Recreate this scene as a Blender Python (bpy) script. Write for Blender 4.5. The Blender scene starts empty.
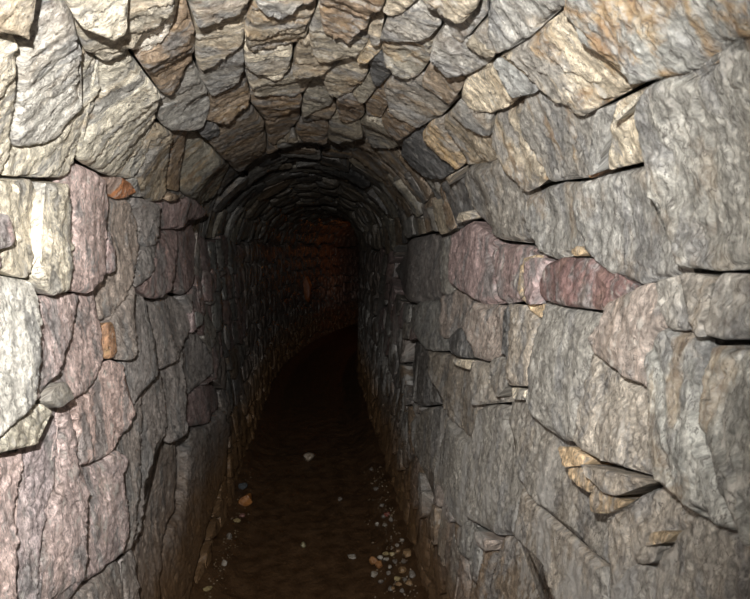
import bpy, bmesh, math, random
import numpy as np
from mathutils import Vector, Matrix
from mathutils.geometry import delaunay_2d_cdt

C = bpy.context.scene.collection
sc = bpy.context.scene

# ------------------------------------------------------------------ camera, world, light, exposure
EYE = 1.30
PITCH, YAW = 0.08231, 0.0944
cam = bpy.data.cameras.new('camera'); cam.sensor_width = 22.5; cam.lens = 18.0
cam.clip_start = 0.02; cam.clip_end = 60
cam.dof.use_dof = True; cam.dof.focus_distance = 1.3; cam.dof.aperture_fstop = 7.1
co = bpy.data.objects.new('camera', cam); C.objects.link(co)
co.location = (0, 0, EYE); co.rotation_euler = (math.pi/2 - PITCH, 0, -YAW)
sc.camera = co

w = bpy.data.worlds.new('underground'); sc.world = w; w.use_nodes = True
w.node_tree.nodes['Background'].inputs[0].default_value = (0, 0, 0, 1)
w.node_tree.nodes['Background'].inputs[1].default_value = 0.0

fl = bpy.data.lights.new('camera_flash', 'SPOT'); fl.spot_size = math.radians(134); fl.spot_blend = 1.0; fl.shadow_soft_size = 0.009
fl.energy = 116.0; fl.color = (1.0, 0.975, 0.93)
fo = bpy.data.objects.new('camera_flash', fl); C.objects.link(fo)
fo.location = (-0.07, 0.02, EYE + 0.15); fo.rotation_euler = (math.pi/2 + math.radians(-4), 0, math.radians(15))

lp = bpy.data.lights.new('tunnel_lamp', 'POINT'); lp.energy = 1.1; lp.color = (1.0, 0.27, 0.05); lp.shadow_soft_size = 0.04
lo = bpy.data.objects.new('tunnel_lamp', lp); C.objects.link(lo)

sc.view_settings.view_transform = 'Standard'; sc.view_settings.look = 'None'
sc.view_settings.gamma = 1.0; sc.view_settings.use_curve_mapping = False
sc.view_settings.exposure = 0.0
sc.cycles.use_denoising = True; sc.cycles.denoising_prefilter = 'ACCURATE'; sc.cycles.adaptive_threshold = 0.002; sc.cycles.diffuse_bounces = 3

random.seed(7)
RNG = np.random.default_rng(11)

# ------------------------------------------------------------------ the tunnel's cross section and centre line
XL0, XR0, XLS, XRS, ZS, ZC = -0.44, 0.362, -0.475, 0.395, 1.32, 1.70
def _profile():
    P = [(XL0 + (XLS-XL0)*t, ZS*t) for t in np.linspace(0, 1, 120)]
    cx, a, b = (XLS+XRS)/2, (XRS-XLS)/2, ZC-ZS
    P += [(cx + a*math.cos(t), ZS + b*math.sin(t)) for t in np.linspace(math.pi, 0, 240)[1:]]
    P += [(XRS + (XR0-XRS)*t, ZS*(1-t)) for t in np.linspace(0, 1, 120)[1:]]
    P = np.array(P); d = np.r_[0, np.cumsum(np.hypot(*np.diff(P, axis=0).T))]
    T = np.gradient(P, axis=0); T /= np.linalg.norm(T, axis=1)[:, None]
    k = np.ones(9)/9
    T = np.stack([np.convolve(np.pad(T[:, i], 4, 'edge'), k, 'valid') for i in (0, 1)], 1)
    N = np.stack([T[:, 1], -T[:, 0]], 1); N /= np.linalg.norm(N, axis=1)[:, None]
    return P, d, N
PRO, ARC, NRM = _profile()
VTOT = float(ARC[-1]); VL = 1.36; VR = VTOT - 1.30
U_BEND, R_BEND = 5.3, 11.0
def place(u, x, z):                      # tunnel coordinates -> world: straight, then a bend to the right
    u = np.asarray(u, float); x = np.asarray(x, float); z = np.asarray(z, float)
    a = np.clip((u-U_BEND)/R_BEND, 0, None)
    X = np.where(a > 0, R_BEND - (R_BEND-x)*np.cos(a), x)
    Y = np.where(a > 0, U_BEND + (R_BEND-x)*np.sin(a), u)
    return np.stack([X, Y, z], -1)
def surf(u, v, h):                       # point on the lining, h metres into the passage
    vv = np.clip(v, 0, VTOT)
    px = np.interp(vv, ARC, PRO[:, 0]); pz = np.interp(vv, ARC, PRO[:, 1])
    nx = np.interp(vv, ARC, NRM[:, 0]); nz = np.interp(vv, ARC, NRM[:, 1])
    pz = pz + np.minimum(v, 0) + np.minimum(VTOT - v, 0)
    return place(u, px + nx*h, pz + nz*h)

# ------------------------------------------------------------------ noise
def _hash(ix, iy, iz):
    n = (ix*374761393 + iy*668265263 + iz*2147483647) & 0xFFFFFFFF
    n = ((n ^ (n >> 13))*1274126177) & 0xFFFFFFFF
    n = ((n ^ (n >> 16))*2246822519) & 0xFFFFFFFF
    return ((n ^ (n >> 15)) & 0xFFFF)/32767.5 - 1.0
def vnoise(x, y, s=0):
    x = np.asarray(x, float); y = np.asarray(y, float)
    ix = np.floor(x).astype(np.int64); iy = np.floor(y).astype(np.int64)
    fx = x-ix; fy = y-iy; fx = fx*fx*(3-2*fx); fy = fy*fy*(3-2*fy)
    z = np.int64(s*7919 + 13)
    a = _hash(ix, iy, z); b = _hash(ix+1, iy, z); c = _hash(ix, iy+1, z); d = _hash(ix+1, iy+1, z)
    return (a*(1-fx)+b*fx)*(1-fy) + (c*(1-fx)+d*fx)*fy
def fbm(x, y, s=0, o=3):
    r = 0; A = 1; t = 0
    for k in range(o):
        r = r + A*vnoise(x*2**k, y*2**k, s+k*31); t += A; A *= 0.5
    return r/t

# ------------------------------------------------------------------ materials
def nodes(m):
    m.use_nodes = True; nt = m.node_tree; nt.nodes.clear()
    o = nt.nodes.new('ShaderNodeOutputMaterial'); b = nt.nodes.new('ShaderNodeBsdfPrincipled')
    nt.links.new(b.outputs[0], o.inputs[0]); return nt, b
class NB:
    def __init__(s, nt): s.nt = nt
    def put(s, sock, v):
        if isinstance(v, bpy.types.NodeSocket): s.nt.links.new(v, sock)
        else: sock.default_value = v
    def new(s, t, **k):
        n = s.nt.nodes.new(t)
        for a, v in k.items(): setattr(n, a, v)
        return n
    def math(s, op, a, b=0.0, clamp=False):
        n = s.new('ShaderNodeMath', operation=op, use_clamp=clamp); s.put(n.inputs[0], a); s.put(n.inputs[1], b); return n.outputs[0]
    def vmath(s, op, a, b):
        n = s.new('ShaderNodeVectorMath', operation=op); s.put(n.inputs[0], a); s.put(n.inputs[1], b); return n.outputs[0]
    def noise(s, vec, scale, detail=4, rough=0.55, w=0.0, dist=0.0):
        n = s.new('ShaderNodeTexNoise', noise_dimensions='4D')
        s.put(n.inputs['Vector'], vec); s.put(n.inputs['Scale'], scale); s.put(n.inputs['W'], w)
        n.inputs['Detail'].default_value = detail; n.inputs['Roughness'].default_value = rough; n.inputs['Distortion'].default_value = dist
        return n.outputs['Fac']
    def ramp(s, f, a, b, lo=0.0, hi=1.0):
        n = s.new('ShaderNodeMapRange', interpolation_type='SMOOTHSTEP'); s.put(n.inputs[0], f)
        n.inputs[1].default_value = a; n.inputs[2].default_value = b; n.inputs[3].default_value = lo; n.inputs[4].default_value = hi
        return n.outputs[0]
    def mix(s, f, a, b, mode='MIX'):
        n = s.new('ShaderNodeMix', data_type='RGBA', blend_type=mode)
        s.put(n.inputs[0], f); s.put(n.inputs[6], a); s.put(n.inputs[7], b); return n.outputs[2]

def stone_material():
    m = bpy.data.materials.new('slate_stone'); nt, b = nodes(m); q = NB(nt)
    oi = q.new('ShaderNodeObjectInfo'); uv = q.new('ShaderNodeUVMap'); uv.uv_map = 'grain'
    geo = q.new('ShaderNodeNewGeometry'); pos = q.new('ShaderNodeSeparateXYZ'); q.put(pos.inputs[0], geo.outputs['Position'])
    rnd = q.math('MULTIPLY', oi.outputs['Random'], 37.0)
    p = uv.outputs[0]
    warp = q.noise(p, 14, 3, 0.6, rnd)
    wv = q.new('ShaderNodeCombineXYZ'); q.put(wv.inputs[0], q.math('MULTIPLY', q.math('SUBTRACT', warp, 0.5), 0.035)); 
    pw = q.vmath('ADD', p, wv.outputs[0])
    streak = q.noise(q.vmath('MULTIPLY', pw, (1.0, 0.17, 1.0)), 80, 7, 0.72, rnd, 0.4)
    fine = q.noise(q.vmath('MULTIPLY', pw, (1.0, 0.45, 1.0)), 300, 4, 0.7, rnd)
    mott = q.noise(p, 24, 7, 0.70, rnd, 0.8)
    big = q.noise(p, 9, 3, 0.5, rnd, 0.4)
    grit = q.noise(q.vmath('MULTIPLY', pw, (1.0, 0.6, 1.0)), 140, 6, 0.78, rnd)
    base = oi.outputs['Color']
    k1 = q.ramp(streak, 0.30, 0.70, 0.66, 1.34)
    k2 = q.ramp(mott, 0.28, 0.72, 0.58, 1.38)
    k3 = q.math('MULTIPLY', q.ramp(grit, 0.30, 0.70, 0.56, 1.46), q.ramp(fine, 0.32, 0.68, 0.70, 1.30))
    k = q.math('MULTIPLY', q.math('MULTIPLY', k1, k2), k3)
    sc_ = q.new('ShaderNodeCombineColor')
    for i in range(3): q.put(sc_.inputs[i], k)
    col = q.mix(1.0, base, sc_.outputs[0], 'MULTIPLY')
    # blue grey slate showing in patches
    slate = q.mix(1.0, (0.285, 0.285, 0.285, 1), sc_.outputs[0], 'MULTIPLY')
    col = q.mix(q.ramp(q.noise(q.vmath('MULTIPLY', p, (1, 0.45, 1)), 13, 7, 0.68, q.math('ADD', rnd, 5.0), 0.8), 0.50, 0.58, 0, 0.72), col, slate)
    # iron staining
    oc = q.noise(q.vmath('MULTIPLY', p, (1, 0.5, 1)), 15, 7, 0.66, q.math('ADD', rnd, 9.0), 0.7)
    amt = q.math('MULTIPLY', q.ramp(oc, 0.51, 0.61), q.math('MULTIPLY', oi.outputs['Alpha'], 0.95))
    col = q.mix(amt, col, q.mix(q.ramp(mott, 0.35, 0.65), (0.30, 0.165, 0.065, 1), (0.58, 0.41, 0.21, 1)))
    # lime bloom and pale flecks, thicker in places along the walls
    patch = q.noise(geo.outputs['Position'], 2.6, 3, 0.6)
    fl_ = q.noise(q.vmath('MULTIPLY', pw, (1.0, 0.40, 1.0)), 75, 5, 0.62, q.math('ADD', rnd, 3.0))
    fl_ = q.math('ADD', fl_, q.math('MULTIPLY', q.math('SUBTRACT', patch, 0.5), 0.25))
    col = q.mix(q.ramp(fl_, 0.56, 0.64, 0, 0.62), col, (0.60, 0.575, 0.53, 1))
    # dark cracks
    sm = q.noise(q.vmath('MULTIPLY', pw, (1.0, 0.30, 1.0)), 34, 4, 0.6, q.math('ADD', rnd, 15.0), 1.0)
    sm = q.math('ABSOLUTE', q.math('SUBTRACT', sm, 0.5))
    col = q.mix(q.ramp(sm, 0.0, 0.010, 0.75, 0.0), col, (0.06, 0.05, 0.045, 1))
    # damp stone deeper in, darkened further to paint the flash falloff into the colour
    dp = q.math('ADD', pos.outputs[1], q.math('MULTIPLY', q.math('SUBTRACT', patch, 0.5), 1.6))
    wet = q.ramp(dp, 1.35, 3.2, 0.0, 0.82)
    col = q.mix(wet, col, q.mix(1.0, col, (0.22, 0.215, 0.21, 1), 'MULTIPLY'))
    # lime run down the right wall
    zl = q.math('MULTIPLY', q.ramp(pos.outputs[2], 0.35, 0.50), q.ramp(pos.outputs[2], 1.02, 0.80))
    zl = q.math('MULTIPLY', zl, q.math('GREATER_THAN', pos.outputs[0], 0.0))
    ln = q.noise(q.vmath('MULTIPLY', geo.outputs['Position'], (1.0, 1.0, 0.35)), 14, 6, 0.66)
    col = q.mix(q.math('MULTIPLY', zl, q.ramp(ln, 0.49, 0.60, 0, 0.75)), col, (0.50, 0.49, 0.47, 1))
    # mud tide mark at the foot of the walls
    wn = q.noise(geo.outputs['Position'], 9, 4, 0.6)
    zz = q.math('ADD', pos.outputs[2], q.math('MULTIPLY', q.math('SUBTRACT', wn, 0.5), 0.40))
    mud = q.ramp(zz, 0.20, 0.58, 0.92, 0.0)
    col = q.mix(mud, col, q.mix(q.ramp(streak, 0.35, 0.65), (0.115, 0.063, 0.028, 1), (0.25, 0.145, 0.066, 1)))
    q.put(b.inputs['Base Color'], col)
    q.put(b.inputs['Roughness'], q.ramp(mott, 0.3, 0.72, 0.55, 0.26))
    b.inputs['Specular IOR Level'].default_value = 0.55
    h = q.math('ADD', q.math('MULTIPLY', streak, 0.0046), q.math('MULTIPLY', fine, 0.0026))
    h = q.math('ADD', h, q.math('MULTIPLY', mott, 0.0018)); h = q.math('ADD', h, q.math('MULTIPLY', grit, 0.0030))
    bp = q.new('ShaderNodeBump'); bp.inputs['Strength'].default_value = 1.0; bp.inputs['Distance'].default_value = 1.0
    q.put(bp.inputs['Height'], h); q.put(b.inputs['Normal'], bp.outputs[0])
    return m
STONE = stone_material()

def mud_material(name, c1, c2, rough, scale):
    m = bpy.data.materials.new(name); nt, b = nodes(m); q = NB(nt)
    tc = q.new('ShaderNodeTexCoord').outputs['Object']
    n = q.noise(tc, scale, 6, 0.65); g = q.noise(tc, scale*7, 4, 0.6)
    q.put(b.inputs['Base Color'], q.mix(q.ramp(n, 0.35, 0.65), c1, c2))
    q.put(b.inputs['Roughness'], q.ramp(n, 0.3, 0.7, rough, rough+0.25))
    bp = q.new('ShaderNodeBump'); bp.inputs['Distance'].default_value = 1.0
    q.put(bp.inputs['Height'], q.math('ADD', q.math('MULTIPLY', n, 0.012), q.math('MULTIPLY', g, 0.003)))
    q.put(b.inputs['Normal'], bp.outputs[0]); return m
EARTH = mud_material('packed_earth', (0.030, 0.024, 0.018, 1), (0.07, 0.055, 0.04, 1), 0.7, 30)
MUD = mud_material('wet_brown_mud', (0.050, 0.025, 0.010, 1), (0.090, 0.046, 0.018, 1), 0.45, 14)

def rock_material():
    m = bpy.data.materials.new('loose_rock'); nt, b = nodes(m); q = NB(nt)
    oi = q.new('ShaderNodeObjectInfo'); tc = q.new('ShaderNodeTexCoord').outputs['Object']
    r = q.math('MULTIPLY', oi.outputs['Random'], 20.0)
    n = q.noise(tc, 45, 5, 0.6, r)
    col = q.mix(q.ramp(n, 0.35, 0.65), q.mix(1.0, oi.outputs['Color'], (0.55, 0.5, 0.45, 1), 'MULTIPLY'), oi.outputs['Color'])
    q.put(b.inputs['Base Color'], col); b.inputs['Roughness'].default_value = 0.45
    bp = q.new('ShaderNodeBump'); bp.inputs['Distance'].default_value = 1.0
    q.put(bp.inputs['Height'], q.math('MULTIPLY', n, 0.004)); q.put(b.inputs['Normal'], bp.outputs[0])
    return m
ROCK = rock_material()

def mesh_from(name, verts, faces, mat, smooth=True, uvs=None):
    me = bpy.data.meshes.new(name)
    verts = np.ascontiguousarray(verts, np.float32); faces = np.ascontiguousarray(faces, np.int32)
    k = faces.shape[1]
    me.vertices.add(len(verts)); me.vertices.foreach_set('co', verts.ravel())
    me.loops.add(faces.size); me.loops.foreach_set('vertex_index', faces.ravel())
    me.polygons.add(len(faces)); me.polygons.foreach_set('loop_start', np.arange(0, faces.size, k, dtype=np.int32))
    if isinstance(smooth, np.ndarray): me.polygons.foreach_set('use_smooth', smooth)
    else: me.polygons.foreach_set('use_smooth', np.full(len(faces), smooth))
    if uvs is not None:
        l = me.uv_layers.new(name='grain'); l.data.foreach_set('uv', np.ascontiguousarray(uvs[faces.ravel()], np.float32).ravel())
    me.materials.append(mat); me.update(); me.validate(); return me
def link(name, me, parent=None, **props):
    o = bpy.data.objects.new(name, me); C.objects.link(o)
    if parent is not None: o.parent = parent
    for a, v in props.items(): o[a] = v
    return o

# ------------------------------------------------------------------ the shell behind the stones
BACK = -0.125
def shell(name, v0, v1, label, cat):
    us = np.linspace(-0.7, 14.2, 220); vs = np.linspace(v0, v1, 40)
    U, V = np.meshgrid(us, vs, indexing='ij')
    Pw = surf(U, V, BACK + 0.008*fbm(U*9, V*9, 5)).reshape(-1, 3)
    i, j = np.meshgrid(np.arange(len(us)-1), np.arange(len(vs)-1), indexing='ij'); n = len(vs)
    a = (i*n+j).ravel(); F = np.stack([a, a+1, a+n+1, a+n], 1)
    return link(name, mesh_from(name, Pw, F, EARTH), kind='structure', label=label, category=cat)
WALLS = {
 'L': shell('wall_left', -0.10, VL, 'left dry stone wall of pale cream and pinkish slate blocks beside the passage', 'wall'),
 'R': shell('wall_right', VR, VTOT+0.10, 'right dry stone wall of big grey and pink blocks beside the passage', 'wall'),
 'C': shell('ceiling', VL, VR, 'arched stone vault of overlapping grey and tan slates over the passage', 'ceiling')}

# floor: trodden wet mud with a low bank of debris at the foot of each wall
def floor_z(u, x):
    r = np.clip((x-0.20)/0.17, 0, 1.6); l = np.clip((-x-0.30)/0.16, 0, 1.6)
    return 0.085*r*r*(3-2*np.minimum(r, 1)) + 0.05*l*l*(3-2*np.minimum(l, 1)) + 0.012*fbm(u*3, x*5, 3) + 0.004*fbm(u*22, x*22, 4)
def build_floor():
    us = np.r_[np.linspace(-0.7, 1.2, 50), np.linspace(1.22, 5, 260), np.linspace(5.05, 14.2, 110)]; xs = np.linspace(-0.56, 0.48, 90)
    U, X = np.meshgrid(us, xs, indexing='ij')
    Pw = place(U, X, floor_z(U, X)).reshape(-1, 3); n = len(xs)
    i, j = np.meshgrid(np.arange(len(us)-1), np.arange(n-1), indexing='ij'); a = (i*n+j).ravel()
    F = np.stack([a, a+n, a+n+1, a+1], 1)
    return link('floor', mesh_from('floor', Pw, F, MUD), kind='structure', label='dark wet brown mud floor of the narrow passage', category='floor')
FLOOR = build_floor()
def end_wall():
    c = PRO.mean(0); n = len(PRO)
    Pw = np.vstack([surf(np.full(n, 14.0), ARC, np.full(n, BACK)), place([14.0], [c[0]], [c[1]])])
    F = np.array([(i, (i+1) % n, n) for i in range(n)])
    link('wall_end', mesh_from('wall_end', Pw, F, EARTH), kind='structure', label='dark earth face closing the passage beyond the bend', category='wall')
end_wall()

# ------------------------------------------------------------------ the stones: outlines on the lining, (u, v) in millimetres
TINT = dict(c=(.78,.72,.59), C=(.76,.70,.61), w=(.80,.76,.68), g=(.37,.355,.325), G=(.44,.43,.39), t=(.43,.38,.30), b=(.31,.24,.175), p=(.46,.345,.33), P=(.69,.555,.53),
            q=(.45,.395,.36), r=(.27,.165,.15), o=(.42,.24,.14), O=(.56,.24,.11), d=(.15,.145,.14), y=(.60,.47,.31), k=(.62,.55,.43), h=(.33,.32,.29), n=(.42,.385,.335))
SPECIAL = {'L19': ('orange_stone', 'small orange-red stone wedged under a big pale slate'),
 'W11': ('brick_shard', 'thin orange shard of brick wedged upright in the wall'),
 'R12': ('red_stone', 'dark red squared block below the grey slates'),
 'R10': ('mortar_strip', 'narrow cream strip between two pink stones'),
 'R20c': ('tan_chock', 'bright tan three-cornered packing stone'),
 'R13': ('pink_stone', 'rounded mottled pink boulder'),
 'C32': ('rusty_stone', 'narrow wedge of slate stained bright rust'),
 'R1c': ('brown_pebble', 'small brown packing pebble'),
 'R22b': ('tan_flake', 'pale tan flake stuck on the lower wall'),
 'L6': ('white_stone', 'slate with a bright white broken face')}
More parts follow.
